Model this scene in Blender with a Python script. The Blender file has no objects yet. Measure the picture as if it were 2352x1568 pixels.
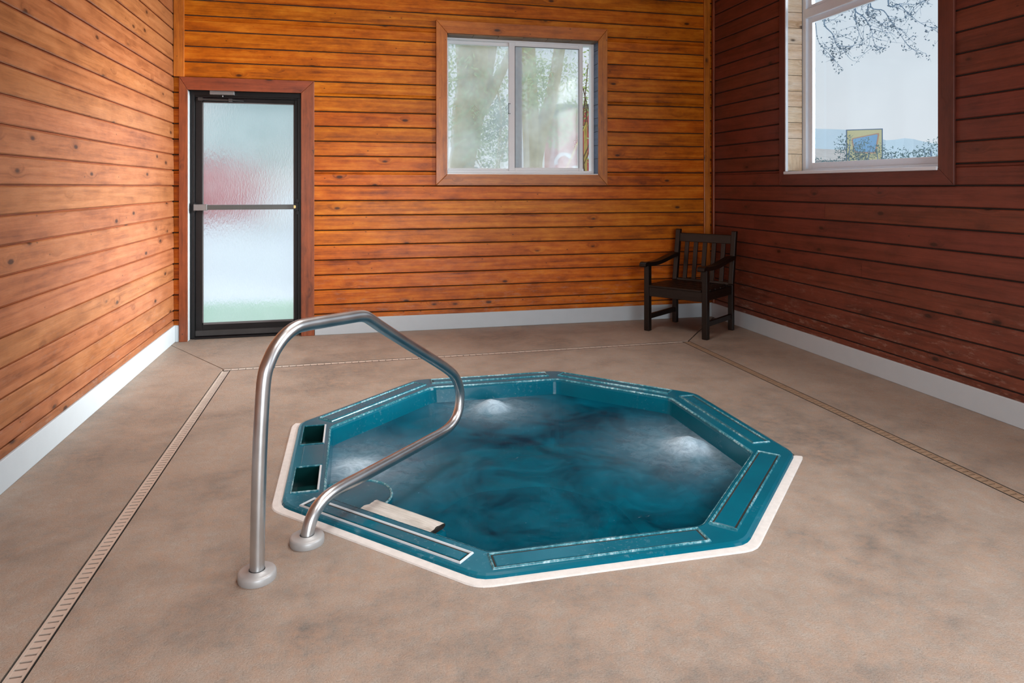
import bpy, bmesh, math, random
from mathutils import Vector, Matrix, noise
S = bpy.context.scene
COL = S.collection
random.seed(7)

# ------------------------------------------------------------------ camera, sky, light, exposure
YAW = math.atan(366 / 1568.0)
cam = bpy.data.cameras.new('camera'); cam.sensor_width = 36; cam.lens = 24.0
cam.shift_y = -356 / 2352.0; cam.clip_start = 0.02; cam.clip_end = 3000
co = bpy.data.objects.new('camera', cam); COL.objects.link(co)
co.location = (0, 0, 1.32); co.rotation_euler = (math.pi / 2, 0, -YAW)
S.camera = co
S.view_settings.view_transform = 'Standard'; S.view_settings.look = 'None'
S.view_settings.gamma = 1; S.view_settings.use_curve_mapping = False
S.view_settings.exposure = 0.0
S.cycles.max_bounces = 10; S.cycles.diffuse_bounces = 5; S.cycles.glossy_bounces = 4
S.cycles.transparent_max_bounces = 12; S.cycles.sample_clamp_indirect = 6
S.cycles.use_adaptive_sampling = True; S.cycles.adaptive_threshold = .015
S.cycles.caustics_reflective = False; S.cycles.caustics_refractive = False

SKY_STRENGTH = 1.0
W = bpy.data.worlds.new('overcast_sky'); S.world = W; W.use_nodes = True
wn, wl = W.node_tree.nodes, W.node_tree.links
wn.clear()
wo = wn.new('ShaderNodeOutputWorld'); wb = wn.new('ShaderNodeBackground'); wb.inputs[1].default_value = SKY_STRENGTH
wt = wn.new('ShaderNodeTexCoord'); wx = wn.new('ShaderNodeSeparateXYZ'); wr = wn.new('ShaderNodeValToRGB')
wl.new(wt.outputs['Generated'], wx.inputs[0]); wl.new(wx.outputs['Z'], wr.inputs[0])
e = wr.color_ramp.elements
e[0].position = 0.0; e[0].color = (0.76, 0.79, 0.83, 1)
e[1].position = 0.5; e[1].color = (0.50, 0.66, 0.80, 1)
k = e.new(0.12); k.color = (0.71, 0.76, 0.81, 1)
wl.new(wr.outputs[0], wb.inputs[0]); wl.new(wb.outputs[0], wo.inputs[0])

def area(name, loc, rot, sx, sy, power, color):
    l = bpy.data.lights.new(name, 'AREA'); l.shape = 'RECTANGLE'; l.size = sx; l.size_y = sy
    l.energy = power; l.color = color
    o = bpy.data.objects.new(name, l); COL.objects.link(o); o.location = loc; o.rotation_euler = rot
    return o
P2 = math.pi / 2
# added area lights at two unseen openings, put in to brighten the room
area('fill_at_added_window', (3.86, 1.25, 2.36), (0, P2, 0), 1.8, 2.0, 190, (0.93, 0.97, 1.0))
area('fill_at_added_door', (1.0, -2.12, 1.15), (P2, 0, 0), 2.2, 2.1, 225, (0.95, 0.98, 1.0))

# open daylight outdoors, high and soft
sl = bpy.data.lights.new('soft_sun', 'SUN'); sl.energy = 3.4; sl.angle = math.radians(50); sl.color = (1.0, .98, .95)
so_ = bpy.data.objects.new('soft_sun', sl); COL.objects.link(so_)
so_.rotation_euler = Vector((.02, -.38, -.92)).to_track_quat('-Z', 'Y').to_euler()
# added disc lamp outside the right-wall window, brightening the left wall like daylight
lo = area('added_window_glow', (8.8, 3.25, 3.45), (0, 0, 0), 2.2, 2.2, 620, (1.0, .97, .93))
lo.data.shape = 'DISK'; lo.data.spread = math.radians(60)
lo.rotation_euler = Vector((-5.08, 1.0, -1.0)).to_track_quat('-Z', 'Y').to_euler()

# ------------------------------------------------------------------ mesh helpers
class MB:
    def __init__(s, M=None):
        s.v = []; s.f = []; s.uv = []; s.r = []; s.M = M
    def pt(s, p):
        p = Vector(p)
        if s.M is not None: p = s.M @ p
        s.v.append(p); return len(s.v) - 1
    def face(s, pts, uvs=None, r=0.0):
        s.f.append([s.pt(p) for p in pts]); s.uv.append(uvs or [(0, 0)] * len(pts)); s.r.append(r)
    def hexa(s, c, r=None, off=None):
        """c: 8 corners, index = ix + 2*iy + 4*iz; grain runs along the longest edge"""
        if r is None: r = random.random()
        c = [Vector(p) for p in c]
        L = [(c[1] - c[0]).length, (c[2] - c[0]).length, (c[4] - c[0]).length]
        la = L.index(max(L)); o = c[0] if off is None else Vector(off)
        base = len(s.v)
        for p in c: s.pt(p)
        ax = [((c[1] - c[0]) if L[0] else Vector((1, 0, 0))), (c[2] - c[0]), (c[4] - c[0])]
        ax = [a.normalized() if a.length else a for a in ax]
        ax = [a if i == la else (a - ax[la] * a.dot(ax[la])).normalized() for i, a in enumerate(ax)]
        for q, nrm in (((0, 2, 6, 4), 0), ((1, 5, 7, 3), 0), ((0, 4, 5, 1), 1), ((2, 3, 7, 6), 1), ((0, 1, 3, 2), 2), ((4, 6, 7, 5), 2)):
            rest = [i for i in (0, 1, 2) if i != nrm]
            if rest[1] == la: rest = rest[::-1]
            s.f.append([base + i for i in q])
            s.uv.append([((c[i] - c[0]).dot(ax[rest[0]]) + r * 9, (c[i] - c[0]).dot(ax[rest[1]]) + r * 5) for i in q]); s.r.append(r)
    def box(s, x0, x1, y0, y1, z0, z1, r=None):
        s.hexa([(x, y, z) for z in (z0, z1) for y in (y0, y1) for x in (x0, x1)], r)
    def tube(s, pts, rad, n=8, caps=True, r=0.0):
        pts = [Vector(p) for p in pts]
        if not isinstance(rad, (list, tuple)): rad = [rad] * len(pts)
        t0 = (pts[1] - pts[0]).normalized()
        ref = Vector((0, 0, 1)) if abs(t0.z) < .9 else Vector((1, 0, 0))
        nv = (ref - t0 * ref.dot(t0)).normalized()
        rings = []; L = 0
        for i, p in enumerate(pts):
            if i == 0: t = t0
            elif i == len(pts) - 1: t = (pts[i] - pts[i - 1]).normalized()
            else: t = ((pts[i + 1] - p).normalized() + (p - pts[i - 1]).normalized()).normalized()
            nv = (nv - t * nv.dot(t)).normalized(); bv = t.cross(nv)
            if i: L += (p - pts[i - 1]).length
            rings.append(([s.pt(p + (nv * math.cos(2 * math.pi * j / n) + bv * math.sin(2 * math.pi * j / n)) * rad[i]) for j in range(n)], L))
        for (a, la), (b, lb) in zip(rings, rings[1:]):
            for j in range(n):
                k2 = (j + 1) % n
                s.f.append([a[j], a[k2], b[k2], b[j]])
                s.uv.append([(la, j / n), (la, (j + 1) / n), (lb, (j + 1) / n), (lb, j / n)]); s.r.append(r)
        if caps:
            for ring, _ in (rings[0], rings[-1]):
                s.f.append(list(ring)); s.uv.append([(0, 0)] * n); s.r.append(r)
    def lathe(s, prof, n=32, c=(0, 0, 0)):
        rings = [[s.pt((c[0] + r * math.cos(2 * math.pi * j / n), c[1] + r * math.sin(2 * math.pi * j / n), c[2] + z)) for j in range(n)] for r, z in prof]
        for a, b in zip(rings, rings[1:]):
            for j in range(n):
                k2 = (j + 1) % n
                s.f.append([a[j], a[k2], b[k2], b[j]]); s.uv.append([(0, 0)] * 4); s.r.append(0)
    def loft(s, loops, closed=True, cap_end=False):
        ids = [[s.pt(p) for p in l] for l in loops]
        n = len(ids[0])
        for a, b in zip(ids, ids[1:]):
            for j in range(n if closed else n - 1):
                k2 = (j + 1) % n
                s.f.append([a[j], a[k2], b[k2], b[j]]); s.uv.append([(0, 0)] * 4); s.r.append(0)
        if cap_end: s.f.append(ids[-1]); s.uv.append([(0, 0)] * n); s.r.append(0)
    def build(s, name, m, parent=None, smooth=False, bevel=0, seg=2, recalc=True, angle=None):
        me = bpy.data.meshes.new(name)
        me.from_pydata([tuple(v) for v in s.v], [], s.f)
        if me.polygons:
            u = me.uv_layers.new(name='UVMap'); at = me.attributes.new('rnd', 'FLOAT', 'FACE')
            flat = [c for f in s.uv for p in f for c in p]
            u.data.foreach_set('uv', flat); at.data.foreach_set('value', s.r)
        if recalc:
            bm = bmesh.new(); bm.from_mesh(me); bmesh.ops.recalc_face_normals(bm, faces=bm.faces); bm.to_mesh(me); bm.free()
        if smooth: me.polygons.foreach_set('use_smooth', [True] * len(me.polygons))
        if angle: me.set_sharp_from_angle(angle=angle)
        me.materials.append(m)
        o = bpy.data.objects.new(name, me); COL.objects.link(o)
        if parent: o.parent = parent
        if bevel:
            b = o.modifiers.new('bevel', 'BEVEL'); b.width = bevel; b.segments = seg; b.limit_method = 'ANGLE'
        return o
def empty(name, loc=(0, 0, 0), rz=0):
    o = bpy.data.objects.new(name, None); COL.objects.link(o); o.location = loc; o.rotation_euler = (0, 0, rz)
    o.empty_display_size = .1
    return o
def tag(o, label=None, cat=None, group=None, kind=None):
    for k2, v in (('label', label), ('category', cat), ('group', group), ('kind', kind)):
        if v: o[k2] = v
    return o
def struct(o, label=None): o['kind'] = 'structure'; return tag(o, label)
def catmull(P, n=6):
    P = [Vector(p) for p in P]; Q = [P[0] * 2 - P[1]] + P + [P[-1] * 2 - P[-2]]; out = []
    for i in range(1, len(Q) - 2):
        a, b, c, d = Q[i - 1:i + 3]
        for j in range(n):
            t = j / n
            out.append(.5 * ((2 * b) + (c - a) * t + (2 * a - 5 * b + 4 * c - d) * t * t + (3 * b - a - 3 * c + d) * t ** 3))
    return out + [P[-1]]

# ------------------------------------------------------------------ materials
class N:
    def __init__(s, name):
        s.m = bpy.data.materials.new(name); s.m.use_nodes = True
        s.n = s.m.node_tree.nodes; s.l = s.m.node_tree.links; s.n.clear()
        s.out = s.n.new('ShaderNodeOutputMaterial')
    def new(s, t, ins=None, **kw):
        nd = s.n.new('ShaderNode' + t)
        for k2, v in kw.items(): setattr(nd, k2, v)
        for k2, v in (ins or {}).items():
            if isinstance(v, bpy.types.NodeSocket): s.l.new(v, nd.inputs[k2])
            else: nd.inputs[k2].default_value = v
        return nd
    def math(s, op, a, b=0.0, clamp=False):
        return s.new('Math', {0: a, 1: b}, operation=op, use_clamp=clamp).outputs[0]
    def ramp(s, f, stops):
        r = s.new('ValToRGB', {0: f}); el = r.color_ramp.elements
        while len(el) < len(stops): el.new(.5)
        for e2, (p, c) in zip(el, stops): e2.position = p; e2.color = (*c, 1) if len(c) == 3 else c
        return r.outputs[0]
    def mix(s, f, a, b, mode='MIX'):
        x = s.new('Mix', data_type='RGBA', blend_type=mode)
        for i, v in ((0, f), (6, a), (7, b)):
            if isinstance(v, bpy.types.NodeSocket): s.l.new(v, x.inputs[i])
            else: x.inputs[i].default_value = v if i == 0 else ((*v, 1) if len(v) == 3 else v)
        return x.outputs[2]
    def noise(s, vec, scale, detail=3, rough=.5, dist=0):
        return s.new('TexNoise', {'Vector': vec, 'Scale': scale, 'Detail': detail, 'Roughness': rough, 'Distortion': dist}).outputs[0]
    def bump(s, h, strength, dist, nrm=None):
        d = {'Height': h, 'Strength': strength, 'Distance': dist}
        if nrm is not None: d['Normal'] = nrm
        return s.new('Bump', d).outputs[0]
    def surf(s, sh): s.l.new(sh, s.out.inputs[0]); return s.m
def g(v): return tuple((c / 255 / 12.92) if c <= 10.3 else ((c / 255 + .055) / 1.055) ** 2.4 for c in v)

def plain(name, rgb, rough=.5, metal=0, var=.1, scale=14, bump=.0, spec=.5):
    m = N(name); tc = m.new('TexCoord').outputs['Object']
    nz = m.noise(tc, scale, 4)
    c = m.mix(nz, tuple(x * (1 - var) for x in rgb), tuple(min(1, x * (1 + var)) for x in rgb))
    d = {'Base Color': c, 'Roughness': rough, 'Metallic': metal, 'Specular IOR Level': spec}
    if bump: d['Normal'] = m.bump(m.noise(tc, scale * 12, 3), bump, .002)
    return m.surf(m.new('BsdfPrincipled', d).outputs[0])

def wood(name, dark, mid, light, rough=.36, knot=True, wear=0.0, vary=.28, spec=.5, coat=0.0):
    m = N(name)
    uv = m.new('UVMap').outputs[0]; rnd = m.new('Attribute', attribute_name='rnd').outputs['Fac']
    sp = m.new('SeparateXYZ', {0: uv}); u, v = sp.outputs[0], sp.outputs[1]
    def vec(su, sv, k2):
        return m.new('CombineXYZ', {0: m.math('MULTIPLY_ADD', u, su), 1: m.math('MULTIPLY', v, sv), 2: m.math('MULTIPLY', rnd, k2)}).outputs[0]
    # knots: cells laid along the boards, a share of them filled
    kv = vec(3.4, 7.6, 60.0)
    vo = m.new('TexVoronoi', {'Vector': kv, 'Scale': 1.0, 'Randomness': .85}, voronoi_dimensions='3D')
    kd = vo.outputs['Distance']; kr = m.new('SeparateColor', {0: vo.outputs['Color']}).outputs[0]
    pres = m.math('GREATER_THAN', kr, .40)
    near = m.new('MapRange', {0: kd, 1: .05, 2: .30, 3: 1, 4: 0}, clamp=True).outputs[0]
    near = m.math('MULTIPLY', near, pres)
    core = m.math('MULTIPLY', m.new('MapRange', {0: kd, 1: .065, 2: .12, 3: 1, 4: 0}, clamp=True).outputs[0], pres)
    gv = m.new('CombineXYZ', {0: m.math('MULTIPLY', u, 1.3), 1: m.math('ADD', m.math('MULTIPLY', v, 34.0), m.math('MULTIPLY', near, 2.0)), 2: m.math('MULTIPLY', rnd, 50.0)}).outputs[0]
    grain = m.noise(gv, 1.0, 5, .6, .6)
    broad = m.noise(vec(1.6, 5.0, 90.0), 1.0, 3, .6)
    fine = m.new('MapRange', {0: m.noise(vec(14, 260, 30.0), 1.0, 4, .7), 1: .35, 2: .75, 3: 0, 4: 1}, clamp=True).outputs[0]
    blotch = m.noise(vec(5.5, 11.0, 40.0), 1.0, 6, .7)
    f = m.math('ADD', m.math('MULTIPLY', grain, .42), m.math('ADD', m.math('MULTIPLY', broad, .26), m.math('MULTIPLY', blotch, .32)))
    c = m.ramp(f, [(.36, dark), (.5, mid), (.66, light)])
    c = m.mix(m.math('MULTIPLY', fine, .34), c, (0.02, 0.008, 0.003), 'MIX')
    hv = m.new('HueSaturation', {'Color': c, 'Hue': m.math('ADD', .497, m.math('MULTIPLY', rnd, .009)),
               'Value': m.math('ADD', 1 - vary, m.math('MULTIPLY', m.noise(vec(.25, 0.0, 700.0), 1.0, 1), vary * 2.0)), 'Saturation': 1.0}).outputs[0]
    c = hv
    if knot:
        c = m.mix(m.math('MULTIPLY', near, .30), c, tuple(x * .35 for x in dark))
        c = m.mix(m.math('MULTIPLY', core, .85), c, (0.018, 0.006, 0.003))
    if wear:
        pz = m.new('SeparateXYZ', {0: m.new('TexCoord').outputs['Object']}).outputs[2]
        low = m.new('MapRange', {0: pz, 1: .75, 2: .12, 3: 0, 4: 1}, clamp=True).outputs[0]
        wn2 = m.noise(vec(4, 14, 33.0), 2.2, 8, .75)
        wm = m.math('MULTIPLY', m.new('MapRange', {0: wn2, 1: .54, 2: .68, 3: 0, 4: 1}, clamp=True).outputs[0], m.math('MULTIPLY', low, wear))
        c = m.mix(wm, c, (0.30, 0.20, 0.155))
    if knot:
        nk = m.new('TexVoronoi', {'Vector': vec(9.0, 15.0, 210.0), 'Scale': 1.0, 'Randomness': 1.0}, voronoi_dimensions='3D')
        sm = m.math('MULTIPLY', m.new('MapRange', {0: nk.outputs['Distance'], 1: .05, 2: .09, 3: 1, 4: 0}, clamp=True).outputs[0], m.math('GREATER_THAN', m.new('SeparateColor', {0: nk.outputs['Color']}).outputs[1], .60))
        c = m.mix(m.math('MULTIPLY', sm, .7), c, (0.03, 0.010, 0.004))
    ro = m.math('ADD', rough - .06, m.math('MULTIPLY', m.noise(vec(3, 12, 5.0), 1.0, 3), .16))
    b = m.bump(m.math('ADD', m.math('MULTIPLY', grain, .6), m.math('MULTIPLY', m.noise(vec(2.2, 7, 11.0), 1.0, 2), 1.4)), .32, .004)
    return m.surf(m.new('BsdfPrincipled', {'Base Color': c, 'Roughness': ro, 'Normal': b, 'Specular IOR Level': spec, 'Coat Weight': coat, 'Coat Roughness': .3}).outputs[0])

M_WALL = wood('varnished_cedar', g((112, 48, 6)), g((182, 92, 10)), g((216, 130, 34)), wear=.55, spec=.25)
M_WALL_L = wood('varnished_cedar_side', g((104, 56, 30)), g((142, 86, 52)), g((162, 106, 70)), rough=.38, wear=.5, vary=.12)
M_WALL_R = wood('shaded_red_boards', g((72, 31, 22)), g((104, 48, 36)), g((122, 60, 46)), rough=.40, wear=.8, vary=.16)  # redder stain, with this dim wall's shade put into its colour
M_CASE = wood('cedar_casing', g((112, 54, 12)), g((174, 96, 24)), g((200, 122, 44)), rough=.34, vary=.2)
M_CASE_D = wood('door_casing_wood', g((88, 38, 16)), g((132, 62, 30)), g((156, 80, 42)), rough=.42, vary=.2)
M_CASE_R = wood('shaded_red_casing', g((70, 32, 26)), g((96, 47, 39)), g((110, 56, 46)), rough=.42, vary=.12)  # casing colour darkened along with the shaded right wall
M_JAMB = wood('raw_pine_jamb', g((200, 164, 122)), g((236, 212, 182)), g((248, 236, 220)), rough=.6, vary=.12)
M_JAMB_B = wood('sky_tinted_jamb', g((50, 70, 96)), g((78, 104, 134)), g((98, 126, 156)), rough=.5, knot=False, vary=.12)  # blue of the sky light put into this jamb's wood colour
M_JAMB_T = wood('aged_pine_jamb', g((70, 50, 34)), g((110, 84, 60)), g((136, 108, 80)), rough=.6, vary=.15)
M_CHAIR = wood('blackened_teak', (0.004, 0.0026, 0.002), (0.007, 0.0045, 0.0036), (0.011, 0.0075, 0.006), rough=.36, knot=False, spec=.28)
M_PLANK = wood('weathered_pale_wood', g((146, 138, 128)), g((196, 192, 184)), g((218, 216, 210)), rough=.7, knot=True, vary=.08)
M_CEIL = wood('ceiling_boards', g((120, 70, 34)), g((170, 110, 60)), g((190, 130, 80)), rough=.5)
M_BASE = plain('grey_white_paint', g((174, 183, 189)), .45, var=.04, bump=.15)
M_WHITE = plain('white_vinyl', g((220, 222, 224)), .38, var=.03)
M_WHITE_P = plain('white_gloss_paint', g((214, 224, 234)), .4, var=.03)
M_GASKET = plain('grey_gasket', g((92, 92, 94)), .6, var=.05)
M_BLACK = plain('black_anodised_aluminium', (0.006, 0.006, 0.007), .36, .0, var=.2, bump=.1, spec=.3)
M_BLACKM = plain('dark_closer_metal', (0.06, 0.06, 0.062), .35, .6, var=.2)
M_GREYM = plain('grey_aluminium', g((128, 130, 132)), .38, .55, var=.1)
M_BRASS = plain('brass', (0.75, 0.55, 0.22), .3, 1, var=.1)
M_DARK = plain('dark_void', (0.016, 0.013, 0.010), .9)
M_GROUT = plain('pale_rough_grout', g((208, 204, 200)), .85, var=.14, scale=40, bump=.8)

def concrete(name, a, b, c2):
    m = N(name); tc = m.new('TexCoord').outputs['Object']
    big = m.noise(tc, 1.1, 4, .6, .4); mid = m.noise(tc, 5.5, 6, .7); sp = m.noise(tc, 170, 3, .65); sp2 = m.noise(tc, 420, 2); bl = m.noise(tc, 26, 5, .7)
    f = m.math('ADD', m.math('MULTIPLY', big, .55), m.math('MULTIPLY', mid, .45))
    c = m.ramp(f, [(.38, a), (.52, b), (.66, c2)])
    dk = m.new('MapRange', {0: sp, 1: .28, 2: .58, 3: .70, 4: 1.05}, clamp=True).outputs[0]
    c = m.mix(1.0, c, m.new('CombineColor', {0: dk, 1: dk, 2: dk}).outputs[0], 'MULTIPLY')
    c = m.mix(m.new('MapRange', {0: bl, 1: .35, 2: .7, 3: 0, 4: .75}, clamp=True).outputs[0], c, m.mix(m.noise(tc, 3.3, 6, .8), g((116, 110, 104)), g((182, 142, 112))))
    wear = m.new('MapRange', {0: m.noise(tc, 9, 8, .8, .3), 1: .62, 2: .72, 3: 0, 4: .5}, clamp=True).outputs[0]
    c = m.mix(wear, c, g((196, 172, 148)))
    h = m.math('ADD', m.math('MULTIPLY', sp, 1.0), m.math('ADD', m.math('MULTIPLY', sp2, .5), m.math('ADD', m.math('MULTIPLY', mid, .8), m.math('MULTIPLY', bl, 1.6))))
    r = m.math('ADD', .48, m.math('MULTIPLY', mid, .22))
    return m.surf(m.new('BsdfPrincipled', {'Base Color': c, 'Roughness': r, 'Normal': m.bump(h, .42, .006), 'Specular IOR Level': .42}).outputs[0])
M_FLOOR = concrete('tan_textured_concrete', g((112, 105, 98)), g((148, 137, 126)), g((164, 152, 140)))
M_DRAIN = plain('tan_drain_grate', g((186, 172, 160)), .4, .15, var=.14, scale=9)
M_DRAIN_D = plain('dirty_drain_grate', g((140, 116, 94)), .6, 0, var=.3, scale=20)

def steel(name, base, rough):
    m = N(name); tc = m.new('TexCoord').outputs['Object']
    n1 = m.noise(tc, 9, 3, .5); n2 = m.noise(tc, 160, 2)
    r = m.math('ADD', rough, m.math('MULTIPLY', n1, .06))
    c = m.mix(m.new('MapRange', {0: n1, 1: .38, 2: .66, 3: 0, 4: 1}, clamp=True).outputs[0], tuple(x * .86 for x in base), base)
    return m.surf(m.new('BsdfPrincipled', {'Base Color': c, 'Metallic': 1, 'Roughness': r, }).outputs[0])
M_STEEL = steel('brushed_stainless', (0.58, 0.59, 0.60), .30)
M_FLANGE = plain('dull_cast_metal', g((168, 168, 168)), .45, .35, var=.1, bump=.1)

def teal(name, c0, c1, rough=.1):
    m = N(name); tc = m.new('TexCoord').outputs['Object']
    f = m.noise(tc, 4, 4, .6); sp = m.noise(tc, 46, 6, .75)
    c = m.mix(f, c0, c1)
    scale_ = m.new('MapRange', {0: sp, 1: .56, 2: .72, 3: 0, 4: .35}, clamp=True).outputs[0]
    c = m.mix(m.math('MULTIPLY', scale_, m.new('MapRange', {0: m.noise(tc, 2.3, 2), 1: .5, 2: .62, 3: 0, 4: 1}, clamp=True).outputs[0]), c, g((150, 185, 195)))
    return m.surf(m.new('BsdfPrincipled', {'Base Color': c, 'Roughness': m.math('ADD', rough, m.math('MULTIPLY', sp, .08)), 'Normal': m.bump(sp, .03, .002), 'Specular IOR Level': .32, 'Coat Weight': .12, 'Coat Roughness': .04}).outputs[0])
M_TEAL = teal('teal_acrylic', g((0, 74, 94)), g((0, 102, 122)), .14)
M_TEAL_D = teal('dark_green_acrylic', g((6, 40, 42)), g((14, 58, 58)), .08)
M_BASIN = teal('teal_basin', g((4, 92, 100)), g((8, 112, 118)), .25)
M_EDGE = plain('worn_pale_edge', g((190, 200, 205)), .35, var=.1)
def limescale_highlight():  # pale streaks stand for limescale and the thin highlights on edges
    m = N('limescale_highlight_edge'); tc = m.new('TexCoord').outputs['Object']
    f = m.math('ADD', m.math('MULTIPLY', m.noise(tc, 60, 4, .7), .5), m.math('MULTIPLY', m.noise(tc, 3, 3, .6), .5))
    c = m.ramp(f, [(.44, g((8, 92, 108))), (.52, g((60, 128, 140))), (.64, g((178, 204, 210)))])
    return m.surf(m.new('BsdfPrincipled', {'Base Color': c, 'Roughness': .25}).outputs[0])
M_EDGE2 = limescale_highlight()

def water():
    m = N('bubbling_water'); tc = m.new('TexCoord').outputs['Object']
    foam = m.new('Attribute', attribute_name='foam').outputs['Fac']
    w1 = m.noise(tc, 5, 4, .6, 1.2); w2 = m.noise(tc, 22, 5, .65, .8)
    nrm = m.bump(m.math('ADD', w1, m.math('MULTIPLY', w2, .35)), .16, .03)
    wisps = m.noise(tc, 13, 8, .78, 1.0)
    murk = m.new('BsdfDiffuse', {'Color': m.mix(m.new('MapRange', {0: m.noise(tc, 2.6, 7, .68, .6), 1: .34, 2: .66, 3: 0, 4: 1}, clamp=True).outputs[0], g((0, 44, 64)), g((0, 112, 138)))}).outputs[0]
    tr = m.new('BsdfTransparent', {'Color': (0.22, 0.74, 0.82, 1)}).outputs[0]
    body = m.new('MixShader', {0: .5, 1: tr, 2: murk}).outputs[0]
    white = m.new('BsdfDiffuse', {'Color': (*g((196, 220, 236)), 1)}).outputs[0]
    ff = m.math('MULTIPLY', foam, m.new('MapRange', {0: wisps, 1: .30, 2: .70, 3: .35, 4: 1.0}, clamp=True).outputs[0], True)
    fl = m.new('MapRange', {0: m.noise(tc, 24, 6, .8, 2.0), 1: .655, 2: .80, 3: 0, 4: .5}, clamp=True).outputs[0]
    ff = m.math('ADD', ff, fl, True)
    body = m.new('MixShader', {0: ff, 1: body, 2: white}).outputs[0]
    fr = m.new('Fresnel', {'IOR': 1.09, 'Normal': nrm}).outputs[0]
    gl = m.new('BsdfGlossy', {'Color': (1, 1, 1, 1), 'Roughness': .10, 'Normal': nrm}).outputs[0]
    return m.surf(m.new('MixShader', {0: m.math('MULTIPLY', fr, m.math('SUBTRACT', 1.0, m.math('MULTIPLY', ff, .8))), 1: body, 2: gl}).outputs[0])
M_WATER = water()

def pane(name, clear, haze, blur, tint=(0.95, 0.97, 0.98), haze_c=(0.9, 0.93, 0.95), rough=.12, drops=False):
    m = N(name); tc = m.new('TexCoord').outputs['Object']
    tr = m.new('BsdfTransparent', {'Color': (*tint, 1)}).outputs[0]
    tl = m.new('BsdfTranslucent', {'Color': (*haze_c, 1)}).outputs[0]
    hz = m.noise(tc, 3.0, 3, .6)
    front = m.math('SUBTRACT', 1.0, m.new('NewGeometry').outputs['Backfacing'])
    hf = m.math('MULTIPLY', m.math('MULTIPLY', m.new('MapRange', {0: hz, 1: .3, 2: .7, 3: .65, 4: 1.25}).outputs[0], haze, True), front)
    sh = tr
    if blur:
        d = {'Color': (*tint, 1), 'IOR': 1.12 if drops else 1.07, 'Roughness': rough}
        if drops:
            st = m.new('Mapping', {'Vector': tc, 'Scale': (95, 95, 34)}).outputs[0]
            d['Normal'] = m.bump(m.noise(st, 1.0, 3, .6), .7, .01)
        rf = m.new('BsdfRefraction', d).outputs[0]
        bf = blur
        if not drops: bf = m.math('MULTIPLY', m.new('MapRange', {0: m.noise(tc, 1.6, 2), 1: .35, 2: .65, 3: .5, 4: 1.2}).outputs[0], blur, True)
        sh = m.new('MixShader', {0: m.math('MULTIPLY', front, bf), 1: tr, 2: rf}).outputs[0]
    sh = m.new('MixShader', {0: hf, 1: sh, 2: tl}).outputs[0]
    fr = m.math('MULTIPLY', m.new('Fresnel', {'IOR': 1.4}).outputs[0], m.math('SUBTRACT', 1.0, m.new('NewGeometry').outputs['Backfacing']))
    gl = m.new('BsdfGlossy', {'Roughness': .05 + (.15 if drops else 0)}).outputs[0]
    return m.surf(m.new('MixShader', {0: fr, 1: sh, 2: gl}).outputs[0])
M_PANE = pane('misted_glass', 1, .38, .28, rough=.14)
M_PANE_R = pane('clear_glass', 1, .004, 0)
M_FROST = pane('frosted_wet_glass', 1, .30, 1.0, rough=.34, drops=True)
M_CLEAR = pane('plain_glass', 1, .03, 0)

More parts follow.
